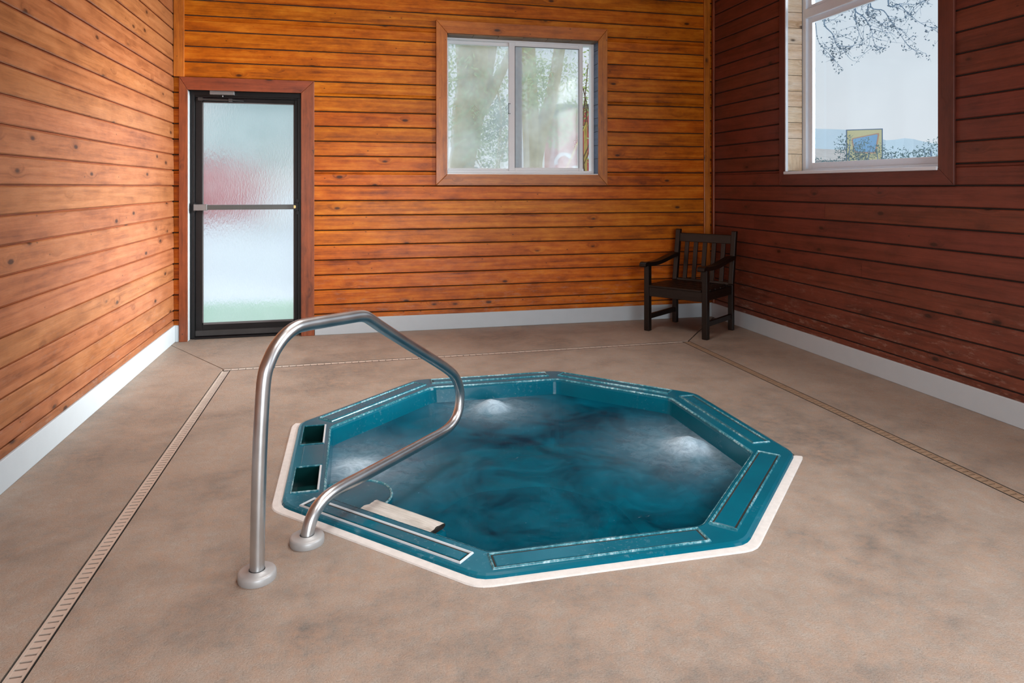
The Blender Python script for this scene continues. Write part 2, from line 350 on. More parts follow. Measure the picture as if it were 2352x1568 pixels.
# ------------------------------------------------------------------ room shell
XL, XR, YB, YR, H = -1.482, 3.56, 6.30, -2.0, 3.6
PITCH, ZREF = .1325, 1.325
ROWS = [.10, .183] + [ZREF - PITCH * k2 for k2 in range(8, -18, -1)]
ROWS = [z for z in ROWS if z < H] + [H]
def pmap(kind):
    return {'back': lambda u, n, z: (u, YB - n, z), 'left': lambda u, n, z: (XL + n, u, z),
            'right': lambda u, n, z: (XR - n, u, z), 'rear': lambda u, n, z: (u, YR + n, z)}[kind]
def board_wall(name, kind, u0, u1, openings, mat, joints=(), label=None, back=None):
    P = pmap(kind); mb = MB(); rnd = random.Random(hash(kind) % 1 + len(kind) * 3)
    def plank(a, b, z0, z1, lo, hi, r):
        gap, ch = .0042, .005
        zb = z0 + (gap if lo else 0); zt = z1 - (gap if hi else 0)
        nb, nt = rnd.uniform(.002, .0045), rnd.uniform(0, .001)
        a += .0012; b -= .0012
        prof = [(-.016, zb), (nb - ch, zb), (nb, zb + ch), (nt, zt - ch), (nt - ch, zt), (-.016, zt)]
        ou, ov = r * 17, 0
        for (n0, s0), (n1, s1) in zip(prof, prof[1:]):
            mb.face([P(a, n0, s0), P(b, n0, s0), P(b, n1, s1), P(a, n1, s1)], [(a + ou, s0), (b + ou, s0), (b + ou, s1), (a + ou, s1)], r)
        for q in (a, b):
            mb.face([P(q, n, s) for n, s in prof], [(q, s) for n, s in prof], r)
    for z0, z1 in zip(ROWS, ROWS[1:]):
        cuts = sorted({z0, z1} | {o[k2] for o in openings for k2 in (2, 3) if z0 < o[k2] < z1})
        ends = [u0] + sorted(j[0] for j in joints if z0 < j[1] < z1) + [u1]
        rr = [rnd.random() for _ in ends]
        for c0, c1 in zip(cuts, cuts[1:]):
            spans = [(u0, u1)]
            for o in openings:
                if o[2] <= c0 + 1e-6 and o[3] >= c1 - 1e-6:
                    spans = [p for s in spans for p in ((s[0], min(s[1], o[0])), (max(s[0], o[1]), s[1])) if p[1] - p[0] > .004]
            for s in spans:
                for i, (e0, e1) in enumerate(zip(ends, ends[1:])):
                    a, b = max(s[0], e0), min(s[1], e1)
                    if b - a > .004: plank(a, b, c0, c1, c0 == z0, c1 == z1, rr[i])
    w = struct(mb.build(name, mat), label); mb = MB()
    # solid dark wall behind the boards, cut at the openings
    us = sorted({u0 - .16, u1 + .16} | {o[k2] for o in openings for k2 in (0, 1)}); zs = sorted({-.1, H} | {max(-.1, o[k2]) for o in openings for k2 in (2, 3)})
    for a, b in zip(us, us[1:]):
        for c, d in zip(zs, zs[1:]):
            mu, mz = (a + b) / 2, (c + d) / 2
            if any(o[0] < mu < o[1] and o[2] < mz < o[3] for o in openings): continue
            mb.hexa([P(u, n, z) for z in (c, d) for n in (-.012, -.15) for u in (a, b)], .5)
    mb.build('wall_backing', back or M_DARK, w)
    return w
WIN_B = (.85, 2.335, 1.432, 2.742); DOOR = (-1.38, -.445, -.2, 2.147)
WIN_R = (3.53, 5.065, 1.437, 3.30); WIN_R2 = (.25, 2.30, 1.437, 3.30); DOOR_R = (-.15, 2.15, -.2, 2.25)
board_wall('wall_back', 'back', XL, XR, [WIN_B, DOOR], M_WALL, label='back wall of orange varnished horizontal boards')
board_wall('wall_left', 'left', YR, YB, [], M_WALL_L, joints=[(1.2, .6), (2.4, 2.05), (-.3, 1.4)], label='left wall of satin tan-brown boards', back=M_CASE_D)
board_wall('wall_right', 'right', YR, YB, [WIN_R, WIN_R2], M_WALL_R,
           joints=[(4.594, 1.13), (4.20, .72), (5.038, .60), (5.55, 1.0), (2.2, .9)], label='right wall of red-brown boards with its shade in the colour')
board_wall('wall_rear', 'rear', XL, XR, [DOOR_R], M_WALL)
mb = MB(); mb.box(XL - .16, XR + .16, YR - .16, YB + .16, H, H + .12); struct(mb.build('ceiling', M_CEIL))

# baseboards
def baseb(name, pts):
    mb = MB()
    for c in pts: mb.box(*c, r=.5)
    return struct(mb.build(name, M_BASE, bevel=.004))
BH = .142
baseb('baseboard_left', [(XL, XL + .016, YR, YB - .017, 0, BH)])
baseb('baseboard_right', [(XR - .016, XR, YR, YB - .017, 0, BH)])
baseb('baseboard_back', [(-.328, XR, YB - .016, YB, 0, BH), (XL, XL + .046, YB - .016, YB, 0, BH)])
# corner trims
mb = MB(); mb.box(XL + .004, XL + .088, YB - .024, YB, 2.252, H, .31); struct(mb.build('trim_1', M_CASE, bevel=.003))
mb = MB(); mb.box(XR - .098, XR - .034, YB - .022, YB, BH, H, .62); struct(mb.build('trim_2', M_CASE, bevel=.003))
mb = MB(); mb.box(XR - .020, XR, YB - .062, YB - .024, BH, H, .42); struct(mb.build('trim_3', M_CASE_D, bevel=.006))

# casings: four mitred boards each
def casing(kind, name, mat, parent, ou, iu, oz, iz, th=.02, bottom=True):
    P = pmap(kind); o = []
    (a0, a1), (b0, b1), (c0, c1), (d0, d1) = ou, iu, oz, iz
    k2 = .0008
    boards = [((a0, c0), (b0, d0), (b0, d1), (a0, c1)), ((a1, c0), (b1, d0), (b1, d1), (a1, c1)), ((a0 + k2, c1 + k2), (b0 + k2, d1 + k2), (b1 - k2, d1 + k2), (a1 - k2, c1 + k2))]
    if bottom: boards.append(((a0 + k2, c0 - k2), (b0 + k2, d0 - k2), (b1 - k2, d0 - k2), (a1 - k2, c0 - k2)))
    for i, q in enumerate(boards):
        mb = MB(); r = random.random()
        (o1, i1, i2, o2) = q
        cs = []
        for n in (.0035, th):
            for (pp) in (o1, i1): cs.append((pp, n))
            for (pp) in (o2, i2): cs.append((pp, n))
        # corner order: ix = outer/inner, iy = along, iz = depth
        mb.hexa([P(p[0], n, p[1]) for p, n in cs], r)
        o.append(mb.build(name, mat, parent, bevel=.003))
    return o

# ------------------------------------------------------------------ window_1 (back wall, horizontal slider)
w1 = struct(empty('window_1', ((WIN_B[0] + WIN_B[1]) / 2, YB, WIN_B[2])), 'sliding window with misted panes in the orange back wall')
def PB(o): o.matrix_parent_inverse = Matrix.Translation(o.parent.location).inverted(); return o
for o in casing('back', 'casing', M_CASE, w1, (.748, 2.425), (.852, 2.330), (1.331, 2.855), (1.434, 2.738)): PB(o)
def jamb_stack(kind, fixed, n0, n1, z0, z1, mat, th=.018):
    """short board pieces lining one side of an opening"""
    mb = MB(); P = pmap(kind); z = z0
    for zl in [z0] + [r for r in ROWS if z0 + .03 < r < z1 - .03] + [z1]:
        if zl > z:
            mb.hexa([P(u, n, s) for s in (z + .0035, zl) for n in (n0, n1) for u in (fixed, fixed + th)])
            z = zl
    return mb
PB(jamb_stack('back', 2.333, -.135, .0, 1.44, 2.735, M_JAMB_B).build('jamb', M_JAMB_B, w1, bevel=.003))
mb = MB(); u = .86
while u < 2.33:
    mb.box(u + .002, min(u + .24, 2.333), YB, YB + .135, 2.728, 2.745); u += .24
PB(mb.build('head_lining', M_JAMB_T, w1, bevel=.002))
mb = MB(); mb.box(.850, 2.340, YB - .012, YB + .20, 1.420, 1.442); PB(mb.build('sill', M_WHITE, w1, bevel=.004))
F0 = YB + .12     # face of the vinyl frame
def ring(x0, x1, z0, z1, l, r, b, t, y0, y1):
    mb = MB(); mb.box(x0, x0 + l, y0, y1, z0, z1); mb.box(x1 - r, x1, y0, y1, z0, z1)
    mb.box(x0 + l, x1 - r, y0, y1, z0, z0 + b); mb.box(x0 + l, x1 - r, y0, y1, z1 - t, z1); return mb
PB(ring(.852, 2.334, 1.442, 2.740, .022, .026, .030, .030, F0, F0 + .08).build('frame', M_WHITE, w1, bevel=.003))
fx = PB(ring(.874, 1.610, 1.470, 2.712, .014, .070, .024, .034, F0 + .045, F0 + .075).build('fixed_light', M_WHITE, w1, bevel=.003))
mb = MB(); mb.box(.886, 1.542, F0 + .056, F0 + .062, 1.492, 2.680); mb.build('pane', M_PANE, fx).parent = fx
sa = PB(ring(1.470, 2.222, 1.470, 2.722, .062, .044, .032, .048, F0 + .008, F0 + .040).build('sash', M_WHITE, w1, bevel=.003))
mb = MB(); mb.box(1.530, 2.180, F0 + .02, F0 + .026, 1.50, 2.676); mb.build('pane', M_PANE, sa)
mb = MB(); mb.box(1.462, 1.470, F0 - .004, F0 + .014, 2.02, 2.12); mb.box(1.462, 1.484, F0 - .004, F0 + .008, 2.018, 2.026); mb.box(1.462, 1.484, F0 - .004, F0 + .008, 2.114, 2.122)
mb.build('latch', M_GREYM, sa)
mb = MB(); mb.box(1.528, 1.534, F0 + .006, F0 + .010, 1.50, 2.676); mb.box(2.176, 2.181, F0 + .006, F0 + .010, 1.50, 2.676); mb.box(1.53, 2.18, F0 + .006, F0 + .010, 2.671, 2.677); mb.build('gasket', M_GASKET, sa)
for c in list(fx.children) + list(sa.children): c.matrix_parent_inverse = Matrix.Identity(4)

# ------------------------------------------------------------------ window_2 (right wall) and added_window_3 (same wall, unseen, added to let in light)
def side_window(name, W_, label, jambs=True):
    u0, u1, z0, z1 = W_
    w = struct(empty(name, (XR, (u0 + u1) / 2, z0)), label)
    for o in casing('right', 'casing', M_CASE_R, w, (u0 - .115, u1 + .085), (u0, u1), (z0 - .108, z1 + .11), (z0, z1)): PB(o)
    P = pmap('right')
    if jambs:
        PB(jamb_stack('right', u1 - .008, -.135, .001, z0 + .01, z1, M_JAMB).build('jamb', M_JAMB, w, bevel=.002))
        mb = MB(); mb.hexa([P(u, n, z) for z in (z0 + .01, z1) for n in (.0, .0215) for u in (u1 - .010, u1 + .002)]); PB(mb.build('edge_strip', M_WHITE_P, w))
    mb = MB(); mb.hexa([P(u, n, z) for z in (z0 - .016, z0 + .008) for n in (-.24, .030) for u in (u0 + .0, u1 + .014)]); PB(mb.build('sill', M_WHITE_P, w, bevel=.005))
    X0 = XR + .14; zt = 2.70
    def vring(a, b, c, d, l, r, bb, t, x0, x1):
        m2 = MB(); m2.box(x0, x1, a, a + l, c, d); m2.box(x0, x1, b - r, b, c, d); m2.box(x0, x1, a + l, b - r, c, c + bb); m2.box(x0, x1, a + l, b - r, d - t, d); return m2
    PB(vring(u0, u1, z0 + .008, z1, .05, .05, .022, .05, X0, X0 + .09).build('frame', M_WHITE_P, w, bevel=.003))
    mb = MB(); mb.box(X0 - .004, X0 + .085, u0 + .04, u1 - .04, zt + .025, zt + .105); PB(mb.build('transom', M_WHITE_P, w, bevel=.006))
    s1 = PB(vring(u0 + .045, u1 - .045, z0 + .028, zt + .03, .055, .058, .052, .050, X0 + .022, X0 + .046).build('lower_light', M_WHITE_P, w, bevel=.004))
    mb = MB(); mb.box(X0 + .034, X0 + .040, u0 + .09, u1 - .09, z0 + .07, zt - .01); mb.build('pane', M_PANE_R, s1)
    s2 = PB(vring(u0 + .045, u1 - .045, zt + .10, z1 - .045, .05, .05, .035, .05, X0 + .022, X0 + .046).build('upper_light', M_WHITE_P, w, bevel=.004))
    mb = MB(); mb.box(X0 + .034, X0 + .040, u0 + .09, u1 - .09, zt + .13, z1 - .09); mb.build('pane', M_PANE_R, s2)
    return w
side_window('window_2', WIN_R, 'tall white-framed window in the dark red-brown wall')
side_window('added_window_3', WIN_R2, None)

# ------------------------------------------------------------------ door_1 (back wall, black aluminium with frosted glass)
d1 = struct(empty('door_1', (-.91, YB, 0)), 'black framed glass door, fogged pane, in the left of the back wall')
for o in casing('back', 'casing', M_CASE_D, d1, (XL + .046, -.331), (-1.368, -.443), (0, 2.252), (0, 2.142), bottom=False): PB(o)
mb = MB(); mb.box(-1.384, -1.368, YB - .012, YB + .085, 0, 2.142); PB(mb.build('painted_jamb', M_BASE, d1))
D0 = YB + .070
mb = MB(); mb.box(-1.384, -1.330, D0, D0 + .11, .0, 2.147); mb.box(-.480, -.440, D0, D0 + .11, 0, 2.147); mb.box(-1.33, -.48, D0, D0 + .11, 2.092, 2.147)
mb.box(-1.33, -.48, D0 - .02, D0 + .11, .0, .016); mb.box(-1.352, -1.33, D0 - .012, D0, 0, 2.11); mb.box(-1.36, -.45, D0 - .012, D0, 2.105, 2.147)
PB(mb.build('frame', M_BLACK, d1, bevel=.003))
mb = MB()
lx0, lx1, lz0, lz1 = -1.328, -.482, .018, 2.090
mb.box(lx0, lx0 + .056, D0 + .016, D0 + .06, lz0, lz1); mb.box(lx1 - .026, lx1, D0 + .016, D0 + .06, lz0, lz1)
mb.box(lx0 + .056, lx1 - .026, D0 + .016, D0 + .06, lz0, .118); mb.box(lx0 + .056, lx1 - .026, D0 + .016, D0 + .06, 2.056, lz1)
lf = PB(mb.build('leaf', M_BLACK, d1, bevel=.003))
mb = MB(); gx0, gx1, gz0, gz1 = lx0 + .056, lx1 - .026, .118, 2.056
for a in ((gx0, gx0 + .008, gz0, gz1), (gx1 - .008, gx1, gz0, gz1), (gx0, gx1, gz0, gz0 + .016), (gx0, gx1, gz1 - .008, gz1)): mb.box(a[0], a[1], D0 + .02, D0 + .030, a[2], a[3])
mb.build('glazing_bead', M_GASKET, lf)
mb = MB(); mb.box(gx0, gx1, D0 + .034, D0 + .040, gz0, gz1); mb.build('pane', M_FROST, lf)
mb = MB(); mb.box(lx0, lx1, D0 + .008, D0 + .018, .022, .07); mb.build('door_sweep', M_BLACKM, lf, bevel=.002)
pb = MB(); pb.box(-1.312, -.500, D0 - .046, D0 - .012, 1.118, 1.160); pbo = PB(pb.build('push_bar', plain('bar_grey', g((84, 88, 88)), .35, .4, var=.08), d1, bevel=.003))
m2 = MB(); m2.box(-1.330, -1.222, D0 - .050, D0 - .008, 1.112, 1.166); m2.build('end_cover', M_GREYM, pbo, bevel=.004)
m2 = MB(); m2.box(-1.338, -1.320, D0 - .04, D0 + .016, 1.095, 1.182); m2.build('mounting_bracket', M_BLACK, pbo, bevel=.004)
m2 = MB(); m2.box(-.506, -.470, D0 - .045, D0 + .016, 1.108, 1.172); m2.tube([(-.478, D0 - .02, 1.075), (-.478, D0 - .02, 1.205)], .009, 10); m2.tube([(-.478, D0 - .03, 1.192), (-.478, D0 + .014, 1.192)], .016, 12); m2.tube([(-.478, D0 - .03, 1.088), (-.478, D0 + .014, 1.088)], .016, 12)
m2.build('latch_case', M_BLACK, pbo)
m2 = MB(); m2.box(-.508, -.490, D0 - .052, D0 - .044, 1.128, 1.152); m2.build('latch_bolt', M_BRASS, pbo)
cl = MB(); cl.box(-1.20, -1.00, D0 - .055, D0 - .012, 2.112, 2.150)
clo = PB(cl.build('door_closer', M_GREYM, d1, bevel=.004))
m2 = MB(); m2.tube([(-1.292, D0 - .012, 2.075), (-1.03, D0 - .03, 2.070)], .009, 10); m2.tube([(-1.03, D0 - .03, 2.070), (-.93, D0 - .006, 2.068)], .006, 8)
m2.box(-1.05, -1.02, D0 - .04, D0 - .01, 2.058, 2.082); m2.box(-1.30, -1.262, D0 - .02, D0 + .016, 2.062, 2.088); m2.tube([(-1.1, D0 - .03, 2.112), (-1.1, D0 - .03, 2.096)], .008, 10)
m2.build('closer_arm', M_BLACKM, clo)

# added_door_2: unseen glazed double door, added behind the camera to let in light
d2 = struct(empty('added_door_2', (1.0, YR, 0)))
mb = MB()
for x0, x1 in ((-.15, -.09), (2.09, 2.15), (.96, 1.04)): mb.box(x0, x1, YR - .10, YR - .02, 0, 2.25)
mb.box(-.09, 2.09, YR - .1, YR - .02, 2.18, 2.25); mb.box(-.09, 2.09, YR - .1, YR - .02, 0, .12)
PB(mb.build('frame', M_BLACK, d2)); mb = MB(); mb.box(-.1, 2.1, YR - .07, YR - .064, .1, 2.2); PB(mb.build('pane', M_CLEAR, d2))

# ------------------------------------------------------------------ floor: slabs, drains and joints
TC = (.913, 3.445); AP = 1.205
INNER = {1: .02, 4: .028, 5: .050, 6: .048, 7: .022}      # the inner edge of the rim is not quite regular
def octo(ap, z, cr=.05, n=3, c=TC, off=None):
    """octagon with rounded corners, apothem ap; off moves single sides outward"""
    aps = [ap + (off or {}).get(k2, 0) for k2 in range(8)]
    V = []
    for i in range(8):                       # corner between side i and side i + 1
        a, b = i * math.pi / 4, (i + 1) * math.pi / 4
        d1, d2 = aps[i], aps[(i + 1) % 8]; det = math.sin(b - a)
        V.append(Vector(((d1 * math.sin(b) - d2 * math.sin(a)) / det, (d2 * math.cos(a) - d1 * math.cos(b)) / det)))
    out = []
    for i in range(8):
        v, p, q = V[i], V[i - 1], V[(i + 1) % 8]
        s = v + (p - v).normalized() * cr; t = v + (q - v).normalized() * cr
        for j in range(n + 1):
            w = j / n; b = s * (1 - w) ** 2 + v * 2 * w * (1 - w) + t * w * w
            out.append((c[0] + b.x, c[1] + b.y, z))
    return out
DL = (-.912, -.858); DBY0, DBY1 = 5.285, 5.345   # back drain, far edge left / right
DRX = 2.765
def fill(name, loops, mat, depth=.06, parent=None):
    """flat slab with holes"""
    bm = bmesh.new(); es = []
    for l in loops:
        vs = [bm.verts.new(p) for p in l]
        for i in range(len(vs)): es.append(bm.edges.new((vs[i], vs[(i + 1) % len(vs)])))
    bmesh.ops.triangle_fill(bm, use_beauty=True, use_dissolve=False, edges=es)
    r = bmesh.ops.extrude_face_region(bm, geom=bm.faces[:])
    bmesh.ops.translate(bm, vec=(0, 0, -depth), verts=[v for v in r['geom'] if isinstance(v, bmesh.types.BMVert)])
    bmesh.ops.recalc_face_normals(bm, faces=bm.faces)
    me = bpy.data.meshes.new(name); bm.to_mesh(me); bm.free(); me.materials.append(mat)
    return me
def back_y(x): return DBY0 + (x + .885) / (DRX + .885) * (DBY1 - DBY0)
J = .0045
slabs = []
xl, xr = DL[0] + .0, DRX + .030
dwh = .027
inner = [(DL[1] + J, YR, 0), (DRX - .032 - J, YR, 0), (DRX - .032 - J, back_y(DRX) - dwh * 2 - J, 0), (DL[1] + J, back_y(DL[1]) - dwh * 2 - J, 0)]
left_ = [(XL - .05, YR, 0), (DL[0] - J, YR, 0), (DL[0] - J, back_y(DL[0]) - J, 0), (XL - .05, YB - .03 - J, 0)]
right_ = [(XR + .05, YR, 0), (XR + .05, YB + .02 - J * 2, 0), (DRX + .032 + J, back_y(DRX) - J * 1.5, 0), (DRX + .032 + J, YR, 0)]
back_ = [(DL[0] - J + .003, back_y(DL[0]) + J, 0), (DRX + .032, back_y(DRX) + J, 0), (XR + .05 - .006, YB + .02 + J, 0), (XR + .05, YB + .2, 0), (XL - .05, YB + .2, 0), (XL - .05, YB - .03 + J, 0)]
bm = bmesh.new()
for lp in ([inner, octo(AP + .004, 0, .05)], [left_], [right_], [back_]):
    me = fill('s', lp, M_FLOOR); bm.from_mesh(me); bpy.data.meshes.remove(me)
me = bpy.data.meshes.new('floor'); bm.to_mesh(me); bm.free(); me.materials.append(M_FLOOR)
fl = bpy.data.objects.new('floor', me); COL.objects.link(fl); struct(fl, 'tan textured concrete floor')
# subfloor seen only through the joints and the drain slots
me = fill('subfloor', [[(XL - .1, YR - .1, -.055), (XR + .1, YR - .1, -.055), (XR + .1, YB + .3, -.055), (XL - .1, YB + .3, -.055)], octo(AP + .004, -.055, .05)], M_DARK, .02)
so = bpy.data.objects.new('floor_joint_bed', me); COL.objects.link(so); struct(so)
# pale grout ring round the tub
GS = list(range(13, 30))     # the grout shows along the left and the near sides
def part_octo(*a): o = octo(*a); return [o[i] for i in GS]
mb = MB(); mb.loft([part_octo(AP + .036, .0005, .05), part_octo(AP + .032, .005, .05), part_octo(AP + .010, .006, .05), part_octo(AP - .012, .004, .05)], closed=False)
gr = mb.build('trim_4', M_GROUT); struct(gr, 'pale grout strip around the tub rim')

def drain(name, p0, p1, w, mat, label, pitch=.03, slot=.008):
    p0, p1 = Vector((*p0, 0)), Vector((*p1, 0)); d = p1 - p0; L = d.length
    o = empty(name, p0, math.atan2(d.y, d.x))
    tag(o, label, 'floor drain', 'trench drains around the tub')
    mb = MB(); n = int(L / pitch)
    h = w / 2
    mb.box(0, L, -h, -h + w * .17, -.03, -.001, .3); mb.box(0, L, h - w * .17, h, -.03, -.001, .3)
    for i in range(n + 1):
        a = i * pitch; b = min(a + pitch - slot, L)
        if b > a: mb.box(a, b, -h + w * .17, h - w * .17, -.02, -.0025, .3)
    mb.build('grate', mat, o)
    mb = MB()
    for s in (-1, 1): mb.box(0, L, s * (h + .0005), s * (h + .0022), -.03, .0005, .3)
    mb.build('channel_edge', M_DARK, o)
    return o
drain('trench_drain', (sum(DL) / 2, YR + .02), (sum(DL) / 2, back_y(-.9) - .06), .050, M_DRAIN, 'long pale slotted floor drain running beside the left wall')
drain('trench_drain', (DL[0] + .01, back_y(DL[0]) - dwh), (DRX - .035, back_y(DRX) - dwh), .048, M_DRAIN, 'thin slotted floor drain crossing behind the tub, parallel to back wall', .05)
drain('trench_drain', (DRX, YR + .02), (DRX, back_y(DRX) - .03), .058, M_DRAIN_D, 'dirt-filled brownish floor drain running beside the dark right wall', .034)

# ------------------------------------------------------------------ hot tub
tub = tag(empty('hot_tub', (TC[0], TC[1], 0)), 'sunken octagonal teal hot tub with panelled rim in the middle of the floor', 'hot tub')
ZT, ZW = .016, -.085
def toT(o): o.matrix_parent_inverse = Matrix.Translation(tub.location).inverted(); return o
def local_edge(k2):
    """frame of octagon side k: 0=right(+x), counting counter-clockwise; s along, t outward"""
    a = k2 * math.pi / 4; n = Vector((math.cos(a), math.sin(a), 0)); s = Vector((-n.y, n.x, 0))
    return lambda sv, tv, z: Vector((TC[0], TC[1], 0)) + n * tv + s * sv + Vector((0, 0, z))
APo, APi = 1.185, 1.010
# skimmer openings in the left side
SK = [(-.150, -.420), (.402, .138)]
E4 = local_edge(4)
def sk_loop(sv, t0, t1, z): a, b = sv; return [E4(a, t0, z), E4(b, t0, z), E4(b, t1, z), E4(a, t1, z)]
bm = bmesh.new(); es = []
for l in [octo(APo, ZT, .05), octo(APi, ZT, .03, off=INNER)] + [sk_loop(s, 1.060, 1.168, ZT) for s in SK]:
    vs = [bm.verts.new(p) for p in l]
    for i in range(len(vs)): es.append(bm.edges.new((vs[i], vs[(i + 1) % len(vs)])))
bmesh.ops.triangle_fill(bm, use_beauty=True, use_dissolve=False, edges=es)
me = bpy.data.meshes.new('tmp'); bm.to_mesh(me); bm.free()
mb = MB()
for p in me.polygons: mb.face([me.vertices[i].co for i in p.vertices])
bpy.data.meshes.remove(me)
mb.loft([octo(APo, ZT, .05), octo(APo + .012, ZT - .003, .05), octo(AP - .002, ZT - .012, .05), octo(AP, -.01, .05), octo(AP, -.05, .05)])
mb.loft([octo(APi, ZT, .03, off=INNER), octo(APi - .008, ZT - .004, .03, off=INNER), octo(APi - .014, -.004, .03, off=INNER), octo(APi - .02, -.07, .03, off=INNER), octo(APi - .06, -.42, .05, off=INNER)])
toT(mb.build('rim', M_TEAL, tub))
mb = MB(); mb.loft([octo(APi - .0035, ZT - .0005, .03, off=INNER), octo(APi - .006, ZT - .001, .03, off=INNER), octo(APi - .0105, ZT - .005, .03, off=INNER), octo(APi - .012, ZT - .009, .03, off=INNER)]); toT(mb.build('inner_edge_highlight', M_EDGE2, tub))  # pale strip painted where the inner lip shows a highlight
mb = MB(); mb.loft([octo(APi - .055, -.40, .05, off=INNER), octo(APi - .09, -.46, .06, off=INNER), octo(.62, -.47, .1), octo(.56, -.50, .1), octo(.52, -1.0, .1)], cap_end=True)
toT(mb.build('basin', M_BASIN, tub))
for s in SK:
    mb = MB()
    mb.loft([sk_loop(s, 1.060, 1.168, ZT - .001), sk_loop(s, 1.06, 1.163, -.07)], cap_end=True)
    o = toT(mb.build('skimmer_opening', M_TEAL_D, tub, recalc=False))
    m2 = MB(); a, b = s; lo, hi = min(a, b), max(a, b)
    def bar(a0, a1, t0, t1):
        m2.hexa([E4(x, y, z) for z in (ZT - .004, ZT + .005) for y in (t0, t1) for x in (a0, a1)])
    bar(lo - .008, hi + .008, 1.167, 1.172); bar(lo - .008, lo, 1.056, 1.167); bar(hi, hi + .008, 1.056, 1.167)
    m3 = m2.build('lip', M_EDGE2, o, bevel=.002)
    m2 = MB(); bar(lo, hi, 1.053, 1.062); m2.build('lip_inner_edge', M_EDGE, o, bevel=.001)
# the ribbed panel between the two openings
mb = MB(); mb.hexa([E4(x, y, z) for z in (ZT - .002, ZT + .003) for y in (1.05, 1.150) for x in (-.135, .125)]); toT(mb.build('rim_panel', M_TEAL, tub, bevel=.003))
def panel(k2, s0=-.428, s1=.428, t0=1.048, t1=1.150, edge=M_EDGE2, taper=.035):
    Ek = local_edge(k2)
    def quad(ins, z): return [Ek(s0 + taper * 0 + ins, t0 + ins, z), Ek(s1 - ins, t0 + ins, z), Ek(s1 + taper - ins, t1 - ins, z), Ek(s0 - taper + ins, t1 - ins, z)]
    mb = MB(); mb.loft([quad(.015, ZT + .001), quad(.018, ZT + .003)], cap_end=True)
    o = toT(mb.build('rim_panel', M_TEAL, tub))
    m2 = MB(); m2.loft([quad(-.002, ZT - .001), quad(.0005, ZT + .005), quad(.003, ZT + .0065), quad(.006, ZT + .0045), quad(.0085, ZT - .001)])
    m2.build('panel_moulding', edge, o, smooth=True, angle=.7)
    m3 = MB(); m3.loft([quad(.0085, ZT + .0006), quad(.0145, ZT + .0006)]); m3.build('panel_groove', M_DARK, o)
    return o
for k2, a in {0: (-.352, .452, 1.062, 1.160), 1: (-.355, .430, 1.085, 1.168), 2: (-.402, .402, 1.075, 1.166), 3: (-.430, .394, 1.055, 1.160),
              5: (-.418, .392, 1.092, 1.172), 6: (-.447, .370, 1.068, 1.168), 7: (-.433, .412, 1.042, 1.150)}.items():
    panel(k2, *a, edge=M_EDGE if k2 == 5 else M_EDGE2, taper=0)
for o in tub.children:
    for c in o.children: c.matrix_parent_inverse = Matrix.Identity(4)
# rounded corner step just under the surface and the ledge that carries the plank
mb = MB(); mb.lathe([(.001, -.062), (.16, -.062), (.171, -.064), (.176, -.072), (.180, -.10), (.20, -.46)], 48, (.0, 3.13, 0)); toT(mb.build('corner_step', M_TEAL, tub, smooth=True, angle=.6))
mb = MB(); mb.lathe([(.166, -.063), (.170, -.058), (.175, -.058), (.178, -.064)], 48, (.0, 3.13, 0)); toT(mb.build('step_edge', M_EDGE2, tub, smooth=True))
E5 = local_edge(5)
mb = MB(); mb.hexa([E5(x, y, z) for z in (-.46, -.046) for y in (.90, 1.03) for x in (-.20, .135)], .5); toT(mb.build('ledge', M_TEAL, tub, bevel=.02))
# plank
pc = E5(-.072, .952, -.044)
pl = empty('wooden_plank', pc, -math.pi / 4 - .03)
tag(pl, 'short pale weathered wooden plank lying along the inner edge of the tub near the rail', 'plank')
mb = MB(); L = .19
import itertools
ns = 22; rnd = random.Random(4)
secs = []
for i in range(ns + 1):
    x = -L + 2 * L * i / ns; e = .004 * noise.noise((x * 9, 1, 0)); e2 = .004 * noise.noise((x * 11, 7, 0))
    if i == 0: x += .012
    tp = [(-.049 + e, 0), (-.051 + e, .012), (-.048 + e, .020)] + [(yy, .0215 + .0018 * noise.noise((x * 3, yy * 90, 0))) for yy in (-.036, -.024, -.012, 0, .012, .024, .036)] + [(.048 + e2, .020), (.051 + e2, .012), (.049 + e2, 0)]
    off = [rnd.uniform(-.004, .004) if i in (0, ns) else 0 for _ in tp]
    secs.append([(x + o_, y, z) for (y, z), o_ in zip(tp, off)])
for i in range(ns):
    a, b = secs[i], secs[i + 1]
    for j in range(len(a)):
        k2 = (j + 1) % len(a)
        mb.face([a[j], a[k2], b[k2], b[j]], [(a[j][0] + .3, a[j][1] + 2.3), (a[k2][0] + .3, a[k2][1] + 2.3), (b[k2][0] + .3, b[k2][1] + 2.3), (b[j][0] + .3, b[j][1] + 2.3)], .37)
mb.build('board', M_PLANK, pl)
m2 = MB(); m2.loft([[(x + .002, y, z) for x, y, z in secs[-1]], [(x + .0035, y, z) for x, y, z in secs[-1]]], cap_end=True); m2.build('dark_end', M_DARK, pl)  # dark cap on one end of the plank

